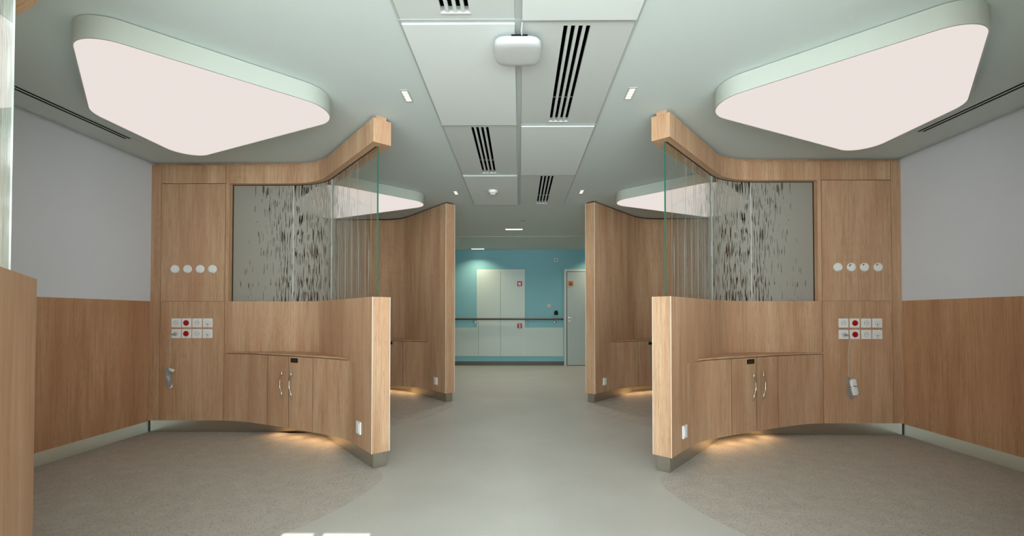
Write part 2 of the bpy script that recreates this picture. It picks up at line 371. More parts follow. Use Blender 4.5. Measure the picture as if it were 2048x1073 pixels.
def WAVE(f):
    K = [(0, .003), (.14, .014), (.36, -.012), (.58, -.012), (.84, .014), (1., .006)]
    for (a, p), (b, q) in zip(K, K[1:]):
        if f <= b+1e-9:
            h = (f-a)/(b-a); h = h*h*(3-2*h); return p+(q-p)*h
    return 0.
def partition(name, label, group, s, dx, dy, xwall, xseam, full, lamp_power=1.0, panel=True):
    """s = 1 left of the aisle, -1 right of it (mirrored).  dx, dy shift the plan"""
    tf = lambda p: (s*(p[0]+dx), p[1]+dy, p[2])
    new = lambda: MB(tf, s < 0)
    base = tf((END.x, END.y, 0))
    t = empty('oak_partition', base, label, 'partition', group)
    aw = ax(xwall); a_s = ax(xseam); a_p = ax(-2.836); a_o = ax(-2.800)
    G = .0028; ZB = .114; ZC = 1.256; ZH = 2.395; ZT = 2.572
    w = M['wood']
    if full:
        m = new(); m.ribbon(path(aw, SE), 0, TH, ZB, 2.582); m.build('full_height_wall', w, t, smooth=25)
        m = new(); m.ribbon(path(aw, SE-.02), .02, TH-.02, 2.582, 2.6); m.build('ceiling_reveal', M['core'], t)
    else:
        m = new(); m.ribbon(path(aw, a_o-.01), .012, TH, ZB, 2.57); m.build('backing', [M['core']], t)
        m = new(); m.ribbon(path(aw, a_s-G), 0, .012, ZB, ZT); m.build('scribe_strip', w, t)
        pan = M['wood']
        m = new(); m.ribbon(path(a_s+G, a_p-G), 0, .012, ZH+G, ZT); m.build('header_panel', pan, t)
        m = new(); m.ribbon(path(a_s+G, a_p-G), 0, .012, ZC+.001, ZH-G); m.build('upper_service_panel', pan, t)
        m = new(); m.ribbon(path(a_s+G, a_p-G), 0, .012, ZB, ZC-.001); m.build('lower_service_panel', pan, t)
        m = new(); m.ribbon(path(a_p+G, a_o), 0, TH, ZC, ZH); m.build('opening_jamb', w, t)
        m = new(); m.ribbon(path(a_p+G, SE), 0, TH, ZB, ZC); m.build('half_wall', w, t, smooth=25)
        m = new(); m.ribbon(path(a_p+G, SE), 0, TH, ZH, ZT)
        m.build('header_beam', w, t, smooth=25)
        m = new(); m.ribbon(path(aw, SE-.015), .03, TH-.03, ZT-.01, 2.6); m.build('ceiling_reveal', w, t, smooth=25)
        # dark gasket where the glass meets the beam and the jamb
        m = new(); m.ribbon(path(a_o, SE-.075), .052, .060, ZH-.004, ZH+.004); m.ribbon(path(a_o, a_o+.005), .050, .062, ZC, ZH); m.build('gasket', M['core'], t)
        # three panes on the centre line of the wall
        g0 = a_o+.002
        for k, (p0, p1) in enumerate(((g0, S1), (S1+.003, S2-.02), (S2-.017, SE-.07))):
            m = new(); pp = path(p0, p1)
            m.ribbon(pp, .061, .073, ZC-.005, ZH+.005)
            n = len(m.f); m.mi = [0]*n; m.mi[-2] = m.mi[-1] = 1
            if k < 2: m.mi[-2] = 2
            if k > 0: m.mi[-1] = 2
            if k == 0: m.mi[-1] = 3
            pane = m.build('glass_pane', [M['glass'], M['glass_edge'], M['joint'], M['core']], t, merge=False)
            m = new()
            for q0, q1 in zip(pp, pp[1:]):
                o = .0602
                P = [(q0[0]+q0[2]*o, q0[1]+q0[3]*o), (q1[0]+q1[2]*o, q1[1]+q1[3]*o)]
                u0, u1 = q0[4]-g0, q1[4]-g0
                m.face([(*P[0], ZC), (*P[1], ZC), (*P[1], ZH), (*P[0], ZH)], [(u0, ZC), (u1, ZC), (u1, ZH), (u0, ZH)])
            f = m.build('etched_film', M['film'], pane, smooth=60); f['label'] = 'grey etched film breaking into vertical drips'
    if not full:
        for q in (S1, S2-.020):
            m = new(); m.ribbon(path(q-.0005, q+.0035), .0585, .0755, ZC, ZH); m.build('pane_joint', M['joint'], t)
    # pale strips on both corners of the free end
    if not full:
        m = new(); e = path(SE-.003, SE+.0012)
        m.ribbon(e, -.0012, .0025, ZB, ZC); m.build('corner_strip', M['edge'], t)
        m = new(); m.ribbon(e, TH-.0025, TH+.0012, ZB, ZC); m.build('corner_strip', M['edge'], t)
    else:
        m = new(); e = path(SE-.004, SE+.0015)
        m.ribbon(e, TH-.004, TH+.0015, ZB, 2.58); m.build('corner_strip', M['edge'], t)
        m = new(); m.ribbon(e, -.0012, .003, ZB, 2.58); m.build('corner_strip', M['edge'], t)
    # steel plinth, set back under the wall
    m = new(); m.ribbon(path(aw, SE-.018), .02, TH-.02, 0, ZB+.001); m.build('steel_plinth', M['steel'], t, smooth=25)
    # cabinet : body, fixed front panels, two doors, shelf
    body = [(p[0]+p[2]*.02, p[1]+p[3]*.02) for p in cab_pts(-2.82, -1.47)]
    wall_side = [(q[0], q[1]) for q in reversed(path(ax(-2.80), S2+.48))]
    wall_side = [q for q in wall_side if q[0] > -2.81]
    m = new(); m.poly(body+wall_side, ZB+.004, .758); m.build('cabinet_body', M['carcass'], t)
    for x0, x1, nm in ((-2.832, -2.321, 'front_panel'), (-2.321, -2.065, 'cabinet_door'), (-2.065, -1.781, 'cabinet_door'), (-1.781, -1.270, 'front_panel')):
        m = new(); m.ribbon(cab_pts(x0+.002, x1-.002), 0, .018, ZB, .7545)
        m.mi[-2:] = [1, 1]  # end faces coloured dark to paint the shade inside the seams
        d = m.build(nm, [w, M['shaded_edge']], t, smooth=25)
        if nm == 'cabinet_door':
            hx = -2.137 if x0 < -2.1 else -2.024
            c = cab_pts(hx, hx+.05); x, y, nx, ny, _ = c[0]
            dxx, dyy = ny, -nx                    # along the door
            z0, z1 = (.376, .632)
            pts = []
            for k in range(25):
                f = k/24
                off = WAVE(1-f)
                dep = .019*min(1, 12*f, 12*(1-f))
                pts.append((x+dxx*off-nx*dep, y+dyy*off-ny*dep, z0+(z1-z0)*f))
            m = new(); m.tube(pts, .0055, 10); m.build('wavy_handle', M['chrome'], d, smooth=60)
            if x0 > -2.1:
                c = cab_pts(-2.035, -1.955)
                m = new(); m.ribbon(c, -.006, .0, .702, .741); pl = m.build('lock_plate', M['bronze'], d, bevel=.001)
                m = new(); c2 = cab_pts(-2.018, -1.968)
                m.ribbon(c2, -.0066, -.006, .7235, .7265); m.ribbon(c2, -.0066, -.006, .714, .716); m.build('lock_mark', M['bronze_light'], pl)
    sh = [(p[0]-p[2]*.006, p[1]-p[3]*.006) for p in cab_pts(-2.832, -1.392)]
    e = path_at(S2+.485); 
    m = new(); m.poly(sh+[(q[0], q[1]) for q in reversed(path(ax(-2.83), S2+.545))], .7615, .775); m.build('shelf', w, t, bevel=.0015)
    # warm strip light under the cabinet
    c = cab_pts(-2.10, -1.70)
    m = new(); m.ribbon(c, .10, .112, .111, .117); m.build('plinth_light', M['warm'], t)
    for x in (-2.30, -2.10, -1.90, -1.72, -1.58):
        c = cab_pts(x, x+.02)[0]; P = tf((c[0]+c[2]*.11, c[1]+c[3]*.11, .1095))
        L = bpy.data.lights.new('plinth_glow', 'AREA'); L.shape = 'DISK'; L.size = .12; L.energy = .24*lamp_power; L.color = (1., .62, .30); L.spread = math.radians(165)
        o = bpy.data.objects.new('plinth_glow', L); COL.objects.link(o); o.location = P; o.rotation_euler = (math.radians(-18), 0, 0)
    return t, tf

PL0 = partition('near', 'nearest oak partition, its curved half wall and glass cut off beside the camera', 'glazed half-wall partitions', 1, -.118, -2.49, XL+.118, -3.35, False)
PR0 = partition('near_r', None, None, -1, -.11, -2.565, -XR+.11, -3.35, False); PR0[0]['kind'] = 'structure'; PR0[0].name = 'wall_right_near'  # unseen near-right partition, added because it blocks daylight in the right bay
PL1 = partition('l1', 'oak half-wall partition with drip-patterned glass, its four round outlets plain white', 'glazed half-wall partitions', 1, 0, 0, XL, -3.458, False)
PR1 = partition('r1', 'oak half-wall partition with drip-patterned glass, its round outlets marked black and yellow', 'glazed half-wall partitions', -1, 0, -.075, -XR, -3.487, False)
PL2 = partition('l2', 'full-height oak partition at the end where the handrail vanishes', 'full-height partitions by the hallway', 1, .115, 2.49, XL-.115, -3.35, True)
PR2 = partition('r2', 'full-height oak partition that half hides the door with the orange sign', 'full-height partitions by the hallway', -1, .105, 2.455, -XR-.105, -3.35, True)

# flecked bay floors inlaid in the aisle floor (2 mm)
def bay_floor(name, s, dx, dy, xw, ybk):
    tf = lambda p: (s*(p[0]+dx), p[1]+dy, p[2])
    cur = smooth_curve([(-2.3, 1.70), (-1.75, 1.76), (-1.45, 1.95), (-1.215, 2.245), (-1.094, 2.45), (-1.012, 2.65), (-.958, 2.845), (-.940, 2.97), (-.955, 3.08), (-1.005, 3.18), (-1.075, 3.262)], 6)
    back = [(q[0]+q[2]*.03, q[1]+q[3]*.03) for q in reversed(path(ax(xw-dx), SE-.03))]
    back = [q for q in back]
    pts = [(xw-dx, ybk-dy)]+[(-2.9, ybk-dy)]+cur+back
    m = MB(tf, s < 0); m.face([(*p, .0006) for p in pts])
    struct(name, m, M['bay'])
bay_floor('floor_left', 1, 0, 0, XL-.02, 1.70)
bay_floor('floor_right', -1, 0, -.075, -XR-.02, .6)
bay_floor('floor_rear_left', 1, .115, 2.49, XL-.02, 4.34)
bay_floor('floor_rear_right', -1, .105, 2.455, -XR-.02, 4.26)

# side walls : painted above, oak wainscot below, steel baseboard
for s, x, nm, yb in ((1, XL, 'left', 6.84), (-1, XR, 'right', 6.84)):
    a, b = (x-.15, x-.02) if s > 0 else (x+.02, x+.15)
    m = MB(); m.box(a, Y0, 0, b, YF, H+.3); struct('wall_'+nm, m, M['wall'])
    f0, f1 = (x-.02, x) if s > 0 else (x, x+.02)
    m = MB(); m.box(f0, Y0, 1.258, f1, YF, 2.578); struct('trim_3' if s > 0 else 'trim_4', m, M['wall'])
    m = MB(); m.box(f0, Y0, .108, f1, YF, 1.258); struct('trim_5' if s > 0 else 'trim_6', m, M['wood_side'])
    g0, g1 = (x-.019, x-.012) if s > 0 else (x+.012, x+.019)
    m = MB(); m.box(g0, Y0, 0, g1, YF, .108); struct('baseboard_'+nm, m, M['steel_window_lit'])  # paler, greener steel: the windows' reflection is put into its colour

# ceiling with a sunken strip for the tiles
SX0, SX1, SY0, SY1 = -.608, .596, .963, 5.81
m = MB()
m.box(XL-.15, Y0-.15, H, SX0, YF+.15, H+.1); m.box(SX1, Y0-.15, H, XR+.15, YF+.15, H+.1)
m.box(SX0, SY1, H, SX1, YF+.15, H+.1); m.box(SX0, Y0-.15, H, SX1, SY0, H+.1)
m.box(SX0-.05, SY0-.05, H+.2, SX1+.05, SY1+.05, H+.25)
m.box(SX0-.05, SY0-.05, H+.1, SX0, SY1+.05, H+.2); m.box(SX1, SY0-.05, H+.1, SX1+.05, SY1+.05, H+.2)
m.box(SX0, SY0-.05, H+.1, SX1, SY0, H+.2); m.box(SX0, SY1, H+.1, SX1, SY1+.05, H+.2)
struct('ceiling', m, M['ceiling'])
m = MB(); m.box(-2.2, 8.175, H-.007, 3.5, 8.187, H); struct('trim_1', m, M['housing'])
# grid bars of the strip
m = MB()
YS = [-.23, .975, 2.18, 3.385, 4.592, 5.81]
m.box(-.022, SY0, H-.004, .012, SY1, H+.02)
for y in YS[2:-1]: m.box(SX0, y-.012, H-.0045, SX1, y+.012, H+.02)
m.box(SX0, SY0, H-.003, SX0+.012, SY1, H+.02); m.box(SX1-.012, SY0, H-.003, SX1, SY1, H+.02)
tag(m.build('ceiling_grid', M['grid']), 'pale grey metal grid carrying the tiles of the ceiling strip', 'ceiling grid')
VENT = {}
def vent_tile(cx, x0, x1, y0, y1, label):
    t = empty('ceiling_vent', ((x0+x1)/2, (y0+y1)/2, H), label, 'ceiling vent', 'slotted vent tiles of the ceiling strip')
    w, p = .0215, .0385; sy0, sy1 = y0+.028, y1-.045; zb = H-.002
    xs = [cx-1.5*p+k*p for k in range(4)]
    m = MB(); bx = [x0]+[v for x in xs for v in (x-w/2, x+w/2)]+[x1]
    for k in range(0, len(bx), 2): m.box(bx[k], sy0, zb, bx[k+1], sy1, H+.012)
    m.box(x0, y0, zb, x1, sy0, H+.012); m.box(x0, sy1, zb, x1, y1, H+.012)
    m.build('vent_panel', M['vent'], t)
    yb = sy0+(sy1-sy0)*.675
    m = MB()
    m.box(xs[0]-.03, sy0-.01, H+.10, xs[-1]+.03, sy1+.01, H+.11)
    for a, b in ((xs[0]-.031, xs[0]-.03), (xs[-1]+.03, xs[-1]+.031)): m.box(a, sy0-.01, H+.012, b, sy1+.01, H+.11)
    m.box(xs[0]-.03, sy0-.012, H+.012, xs[-1]+.03, sy0-.01, H+.11)
    m.build('dark_plenum', M['black'], t)
    m = MB(); m.box(xs[0]-.03, sy1+.0005, H+.0125, xs[-1]+.03, sy1+.002, H+.10); m.build('plenum_end', M['black'], t)
    m = MB(); m.box(xs[0]-.015, sy1+.0, H-.006, xs[-1]+.015, sy1+.006, H-.002); m.box(xs[0]-.03, sy1-.004, H+.0125, xs[-1]+.03, sy1, H+.028); m.build('end_plate', M['shell'], t)
    m = MB(); m.box(xs[0]-w/2, yb-.003, H+.004, xs[-1]+w/2, yb+.003, H+.010); m.build('cross_bar', M['chrome'], t)
def white_tile(x0, x1, y0, y1, label):
    m = MB(); m.box(x0, y0, H-.0125, x1, y1, H+.01)
    tag(m.build('ceiling_tile', M['tile'], bevel=.002, loc=((x0+x1)/2, (y0+y1)/2, H)), label, 'ceiling tile', 'plain white tiles of the ceiling strip')
A0, A1, B0, B1 = SX0+.013, -.023, .013, SX1-.013
cl, cr = -.312, .294
g = .013
vent_tile(cl, A0, A1, YS[1]+g, YS[2]-g, 'grey slotted vent tile cut off at the top of the photo')
white_tile(B0, B1, YS[1]+g, YS[2]-g, 'white ceiling tile beside the vent cut off at the top of the photo')
white_tile(A0, A1, YS[2]+g, YS[3]-g, 'white ceiling tile beside the access point, largest one fully shown')
vent_tile(cr, B0, B1, YS[2]+g, YS[3]-g, 'grey slotted vent tile beside the access point')
vent_tile(cl, A0, A1, YS[3]+g, YS[4]-g, 'grey slotted vent tile just before the tile with the smoke detector')
white_tile(B0, B1, YS[3]+g, YS[4]-g, 'white ceiling tile just beyond the long vent beside the access point')
white_tile(A0, A1, YS[4]+g, YS[5], 'white ceiling tile that carries the smoke detector')
vent_tile(cr, B0, B1, YS[4]+g, YS[5], 'grey slotted vent tile beside the tile with the smoke detector, farthest of all')

# linear air slots along the side walls
for x, y0, y1, lb in ((-3.27, 1.9, 3.63, 'long twin-slot air outlet in the ceiling along the left wall'), (3.222, 1.0, 3.53, 'long twin-slot air outlet in the ceiling along the right wall')):
    t = empty('slot_diffuser', (x, (y0+y1)/2, H), lb, 'air outlet', 'ceiling air slots along the side walls')
    m = MB(); m.box(x-.05, y0-.08, H-.0015, x+.05, y1+.18, H); m.build('cover_plate', M['ceiling'], t)
    for k in (-1, 1):
        m = MB(); m.box(x+k*.019-.0082, y0, H-.004, x+k*.019+.0082, y1, H-.0014); m.build('air_slot', M['slot'], t)

# ------------------------------------------------------------------ big rounded lamps
def rounded(poly, Ts, n=14):
    out = []; N = len(poly)
    for i in range(N):
        p = Vector(poly[i]); a = (Vector(poly[i-1])-p).normalized(); b = (Vector(poly[(i+1) % N])-p).normalized(); T_ = Ts[i]
        th = a.angle(b)/2; r = T_*math.tan(th); c = p+(a+b).normalized()*(r/math.sin(th))
        s0 = p+a*T_-c; s1 = p+b*T_-c; a0 = math.atan2(s0.y, s0.x); a1 = math.atan2(s1.y, s1.x)
        d = (a1-a0+pi) % (2*pi)-pi
        for k in range(n+1):
            q = a0+d*k/n; out.append((c.x+r*math.cos(q), c.y+r*math.sin(q)))
    return out
LAMP = rounded([(-2.135, 2.039), (-1.104, 2.9725), (-2.885, 3.817), (-2.885, 2.907)], [.20, .34, .27, .09])
def inset(pts, d):
    out = []; n = len(pts)
    for i in range(n):
        a, b = Vector(pts[i-1]), Vector(pts[(i+1) % n]); t = (b-a).normalized(); out.append((pts[i][0]-t.y*d, pts[i][1]+t.x*d))
    return out
def big_lamp(s, dx, dy, label):
    tf = lambda p: (s*(p[0]+dx), p[1]+dy, p[2])
    t = empty('ceiling_lamp', tf((-2.2, 2.95, H)), label, 'ceiling lamp', 'large rounded-triangle ceiling lamps')
    i1 = inset(LAMP, .007); z0 = 2.482; n = len(LAMP)
    m = MB(tf, s < 0)
    for k in range(n):
        p, q, a, b = LAMP[k], LAMP[(k+1) % n], i1[k], i1[(k+1) % n]
        m.m = 0
        m.face([(*p, z0), (*q, z0), (*q, H-.004), (*p, H-.004)])
        m.m = 1
        m.face([(*a, z0), (*b, z0), (*q, z0), (*p, z0)]); m.face([(*a, z0), (*a, z0+.006), (*b, z0+.006), (*b, z0)])
    m.m = 0; m.face([(*p, H-.004) for p in LAMP])
    m.build('lamp_housing', [M['housing'], M['rim']], t, smooth=30)
    m = MB(tf, s < 0); m.face([(*p, z0+.003) for p in reversed(i1)]); m.build('diffuser', M['lamp'], t)
big_lamp(1, 0, 0, 'large glowing rounded-triangle ceiling lamp over the near bay, left of the aisle')
big_lamp(-1, 0, -.08, 'large glowing rounded-triangle ceiling lamp over the near bay, right of the aisle')
big_lamp(1, .115, 2.42, 'rounded-triangle ceiling lamp seen through the etched glass, left of the aisle')
big_lamp(-1, .115, 2.36, 'rounded-triangle ceiling lamp seen through the etched glass, right of the aisle')

# recessed grid downlights
def downlight(x, y, label):
    t = empty('downlight', (x, y, H), label, 'downlight', 'small recessed downlights beside the tile strip')
    m = MB(); a, b = .027, .080
    m.box(x-a, y-b, H-.003, x-a+.008, y+b, H); m.box(x+a-.008, y-b, H-.003, x+a, y+b, H)
    m.box(x-a+.008, y-b, H-.003, x+a-.008, y-b+.012, H); m.box(x-a+.008, y+b-.012, H-.003, x+a-.008, y+b, H)
    m.build('trim_frame', M['housing'], t)
    for k in range(1, 4):
        m = MB(); yy = y-b+.012+k*(2*b-.024)/4; m.box(x-a+.008, yy-.0016, H-.003, x+a-.008, yy+.0016, H-.0005); m.build('baffle', M['rim'], t)
    m = MB(); m.box(x-a+.008, y-b+.012, H-.0012, x+a-.008, y+b-.012, H-.0004); m.build('light_cell', M['led'], t)
    L = bpy.data.lights.new('downlight_beam', 'SPOT'); L.energy = 9; L.color = (1, .93, .80); L.spot_size = math.radians(95); L.spot_blend = .8; L.shadow_soft_size = .03
    o = bpy.data.objects.new('downlight_beam', L); COL.objects.link(o); o.location = (x, y, H-.02)
downlight(-.760, 2.938, 'recessed downlight between the near left lamp and the tile strip')
downlight(.738, 2.915, 'recessed downlight between the near right lamp and the tile strip')
downlight(-.766, 5.275, 'far recessed downlight before the partition where the handrail vanishes')
downlight(.741, 5.242, 'far recessed downlight before the partition by the orange-signed door')

# access point, smoke detector, small ceiling sensor
AX, AY = -.010, 2.362
t = empty('wifi_access_point', (AX, AY, H), 'white rounded square wireless access point under the ceiling strip', 'access point')
HC = H; H = HC-.0155
def squircle(w, h, n=40, e=4.2):
    return [(w*math.copysign(abs(math.cos(2*pi*k/n))**(2/e), math.cos(2*pi*k/n)), h*math.copysign(abs(math.sin(2*pi*k/n))**(2/e), math.sin(2*pi*k/n))) for k in range(n)]
m = MB(); rings = [(.80, H-.016), (.95, H-.018), (1.0, H-.026), (1.0, H-.034), (.985, H-.043), (.94, H-.051), (.85, H-.056), (.6, H-.058)]
R_ = [[(AX+x*f, AY+y*f, z) for x, y in squircle(.127, .118)] for f, z in rings]
for r0, r1 in zip(R_, R_[1:]):
    for k in range(len(r0)): k2 = (k+1) % len(r0); m.face([r0[k2], r0[k], r1[k], r1[k2]])
m.face(list(reversed(R_[-1]))); m.face(R_[0])
m.build('shell', M['shell'], t, smooth=50)
m = MB(); m.box(AX-.055, AY-.085, H-.017, AX+.055, AY+.07, H-.002); m.build('mounting_plate', M['grey'], t)
m = MB(); m.box(AX-.032, AY-.121, H-.024, AX+.052, AY-.088, H-.017); m.build('port_recess', M['dark'], t)
m = MB(); m.tube([(AX+.022, AY-.10, H-.018), (AX+.022, AY-.125, H-.020), (AX+.020, AY-.15, H-.012), (AX+.024, AY-.178, H+.0055)], .0042, 8); m.build('data_cable', M['cable'], t, smooth=60)
m = MB(); m.box(AX-.010, AY+.108, H-.050, AX+.010, AY+.120, H-.044); m.build('release_tab', M['grey'], t)
H = HC
t = empty('smoke_detector', (-.312, 5.14, H), 'round white smoke detector on the last white ceiling tile', 'smoke detector')
zc = H-.014
m = MB(); m.lathe([(0, -.048), (.022, -.048), (.034, -.043), (.040, -.034), (.044, -.022), (.053, -.019), (.055, -.012), (.055, 0), (0, 0)], (-.312, 5.14, zc)); m.build('detector_body', M['white'], t, smooth=40)
for k in range(10):
    a = 2*pi*k/10+.2
    if True:
        m = MB(); cx, cy = -.312+.0385*math.cos(a), 5.14+.0385*math.sin(a)
        m.tube([(cx-.007*math.sin(a), cy+.007*math.cos(a), zc-.034), (cx+.007*math.sin(a), cy-.007*math.cos(a), zc-.034)], .0042, 6); m.build('smoke_inlet', M['dark'], t)
m = MB(); m.lathe([(0, -.012), (.020, -.012), (.036, -.005), (.038, 0), (0, 0)], (.05, 6.83, H)); tag(m.build('ceiling_sensor', M['grey'], smooth=40, loc=(.05, 6.83, H)), 'flat round sensor on the hallway ceiling before the light bar', 'sensor')

# hallway light bars
for x, y, w, lb, e in ((-.094, 7.495, .29, 'glowing light bar in the hallway ceiling, the nearer one', 17.), (-.923, 9.70, .277, 'glowing light bar over the white closet by the blue wall', 6.), (1.75, 9.70, .277, 'light bar over the door with the orange sign', 6.)):
    t = empty('light_bar', (x, y, H), lb, 'ceiling light', 'hallway light bars')
    m = MB(); m.box(x-w/2-.006, y-.036, H-.004, x+w/2+.006, y+.036, H); m.build('bar_frame', M['housing'], t)
    m = MB(); m.box(x-w/2, y-.030, H-.010, x+w/2, y+.030, H-.003); m.build('bar_diffuser', M['hall'], t)
    L = bpy.data.lights.new('bar_light', 'AREA'); L.shape = 'RECTANGLE'; L.size = w; L.size_y = .03; L.energy = e; L.color = (1, .96, .84) if y < 9 else (1, .88, .62); L.spread = math.radians(160 if y < 9 else 124)
    o = bpy.data.objects.new('bar_light', L); COL.objects.link(o); o.location = (x, y-(.0 if y < 9 else .15), H-.016)

# ------------------------------------------------------------------ wall fittings (local: x along the wall, -y out of it)
def rbox(m, w, h, d, y0=0.0, cx=0.0, cz=0.0):
    m.box(cx-w/2, -d-y0, cz-h/2, cx+w/2, -y0, cz+h/2)
GS = 'wall sockets of the service panels'
def plate(t):
    m = MB(); rbox(m, .089, .086, .009); return m.build('cover_plate', M['white'], t, bevel=.0018)
def sock_std(ring=M['grey']):
    t = empty('wall_socket', (0,0,0), 'x', 'wall socket', GS); plate(t)
    m = MB(); m.lathe([(.021, 0), (.021, .0005), (0, .0005)], (0, -.009, 0), 'y', 24); m.build('socket_well', M['offwhite'], t)
    m = MB(); m.lathe([(.023, 0), (.023, .0012), (.021, .0012), (.021, 0)], (0, -.009, 0), 'y', 24); m.build('well_ring', M['grey'], t)
    for dx in (-.0095, .0095):
        m = MB(); m.lathe([(.0028, 0), (.0028, .0008), (0, .0008)], (dx, -.0092, 0), 'y', 10); m.build('pin_hole', M['dark'], t)
    m = MB(); m.lathe([(.0024, 0), (.0024, .006), (0, .006)], (0, -.0092, .010), 'y', 10); m.build('earth_pin', M['chrome'], t)
    return t
def sock_red():
    t = empty('wall_socket', (0,0,0), 'x', 'wall socket', GS); plate(t)
    m = MB(); m.lathe([(.0265, 0), (.0265, .004), (.0245, .0055), (0, .0055)], (0, -.009, 0), 'y', 32); m.build('red_cover', M['red'], t, smooth=40)
    return t
def sock_data(kind):
    t = empty('data_socket', (0,0,0), 'x', 'wall socket', GS); plate(t)
    m = MB(); m.lathe([(.022, 0), (.022, .0008), (.0205, .0008), (.0205, 0)], (0, -.009, -.006), 'y', 28); m.build('insert_ring', M['grey'], t)
    m = MB(); rbox(m, .012, .008, .0008, .009, 0, -.012); m.build('jack', M['dark'], t)
    m = MB(); rbox(m, .020, .003, .0006, .009, 0, -.034); m.build('name_strip', M['grey'], t)
    return t
def gas(clip=None):
    t = empty('gas_outlet', (0,0,0), 'x', 'gas outlet', 'round medical outlets of the service panels')
    m = MB(); m.lathe([(.041, 0), (.041, .006), (.037, .012), (.027, .014), (.025, .012), (.012, .012), (.010, .016), (0, .016)], (0, 0, 0), 'y', 40); m.build('rosette', M['offwhite'], t, smooth=35)
    m = MB(); m.lathe([(.0235, 0), (.0235, .004), (0, .004)], (0, -.011, 0), 'y', 32); m.build('centre_cap', M['white'], t, smooth=35)
    if clip:
        m = MB()
        if clip == 'dark':
            m.box(-.020, -.017, .018, -.010, -.011, .026, .7, (-.015, .022)); m.box(-.030, -.017, .008, -.021, -.011, .016, .7, (-.025, .012))
            m.build('clip', M['dark'], t)
        else:
            m.box(-.028, -.017, .017, -.008, -.011, .027, .7, (-.018, .022)); m.build('clip', M['yellow'], t)
            m = MB(); m.box(-.024, -.0175, .019, -.016, -.017, .025, .7, (-.020, .022)); m.build('clip_mark', M['dark'], t)
    else:
        m = MB(); m.box(-.008, -.0135, -.034, .008, -.0115, -.030); m.build('marking', M['grey'], t)
    return t
YL, YR = 4.211, 4.136
for side, y, xs, zs in (('L', YL, (-3.295, -3.196, -3.094, -2.992), (1.049, .946)), ('R', YR, (3.026, 3.130, 3.237, 3.340), (1.049, .943))):
    for r, z in enumerate(zs):
        row = ('upper', 'lower')[r]
        pan = 'of the left service panel' if side == 'L' else 'of the right service panel'
        if r == 0:
            names = (f'white three-pin socket starting the {row} row', f'red-centred socket in the {row} row', f'white three-pin socket after the red one, {row} row', f'white data socket ending the {row} row')
        else:
            names = ('white socket with the handset plug in it, lower row', f'red-centred socket in the {row} row', f'white three-pin socket after the red one, {row} row', f'white data socket ending the {row} row')
        for k, x in enumerate(xs):
            if side == 'L' and r == 0:
                o = (sock_std, sock_red, sock_std, lambda: sock_data(0))[k]()
                if k == 0: P_STD = o
                if k == 1: P_RED = o
                if k == 3: P_DAT = o
                o.location = (x, y, z); o['label'] = names[k]+' '+pan
            else:
                dup((P_STD, P_RED, P_STD, P_DAT)[k], (x, y, z), 0, names[k]+' '+pan)
o = None
ordn = ('first', 'second', 'third', 'fourth')
for k, x in enumerate((-3.316, -3.194, -3.072, -2.953)):
    lb = f'plain white round outlet, {ordn[k]} from the left wall, above unlabelled sockets'
    if k == 0: GP = gas(); GP.location = (x, YL, 1.567); GP['label'] = 'plain white round outlet nearest the left wall'
    else: dup(GP, (x, YL, 1.567), 0, f'plain white round outlet, {ordn[k]} from the left wall')
for k, (x, c) in enumerate(((2.982, None), (3.108, 'dark'), (3.230, 'y'), (3.357, 'y'))):
    lb = ('plain white round outlet nearest the glass, right of the aisle', 'white round outlet with black clips', 'white round outlet with ochre clip, between two others', 'white round outlet with ochre clip nearest the right wall')[k]
    if k < 3: g_ = gas(c); g_.location = (x, YR, 1.573); g_['label'] = lb
    else: dup(g_, (x, YR, 1.573), 0, lb)

# switches low on the partition legs
def switch():
    t = empty('rocker_switch', (0,0,0), 'x', 'switch', 'white switches low on the partition legs')
    m = MB(); rbox(m, .080, .096, .012); m.build('switch_plate', M['white'], t, bevel=.003)
    m = MB(); rbox(m, .044, .064, .003, .012); m.build('rocker', M['white'], t, bevel=.001)
    m = MB(); rbox(m, .002, .050, .0006, .015); m.build('groove', M['cable'], t)
    return t
lx = math.atan2(LEG.y, LEG.x)
sw = None
for s, dx, dy, z, lb in ((1, 0, 0, .262, 'white switch low on the leg beside the plain-outlet partition, left of the aisle'), (-1, 0, -.075, .256, 'white switch low on the leg of the partition with marked outlets, right of the aisle'),
                         (1, .115, 2.49, .250, 'small white switch on the full-height partition where the handrail vanishes'), (-1, .105, 2.455, .250, 'small white switch on the full-height partition beside the orange-signed door')):
    p = END-LEG*.235
    loc = (s*(p.x+dx), p.y+dy, z); rz = lx*s
    if sw is None:
        sw = switch(); sw.location = loc; sw.rotation_euler = (0, 0, rz); sw['label'] = lb
    else: dup(sw, loc, rz, lb)

# handsets hanging from their plug on a cable
def handset(side, x0, z0, y, hang, plug, label):
    t = empty('call_handset', (hang[0], y, hang[1]), label, 'handset', 'handsets hanging from the sockets')
    px, pz = plug
    m = MB(); m.tube([(px, y-.009, pz), (px, y-.022, pz), (px, y-.034, pz-.001)], [.013, .014, .010], 12); 
    sgn = -1 if side == 'L' else 1
    m.tube([(px, y-.026, pz), (px+sgn*.012, y-.026, pz-.001), (px+sgn*.026, y-.024, pz-.004)], [.009, .008, .004], 10)
    m.build('plug', M['grey'], t, smooth=50)
    hx, hz = hang
    c = smooth_curve([(px+sgn*.024, y-.024, pz-.004), (px+sgn*.040, y-.020, pz-.016), (px+sgn*.046, y-.012, pz-.06), (hx+.004, y-.008, (pz+hz)/2), (hx+.006, y-.010, hz+.06), (hx, y-.018, hz)], 6)
    m = MB(); m.tube(c, .0022, 6); m.build('cable', M['cable'], t, smooth=60)
    return t, hx, hz
t, hx, hz = handset('L', 0, 0, YL, (-3.350, .618), (-3.300, .940), 'grey handset wrapped in its cable, hanging on the left service panel')
tilt = .22
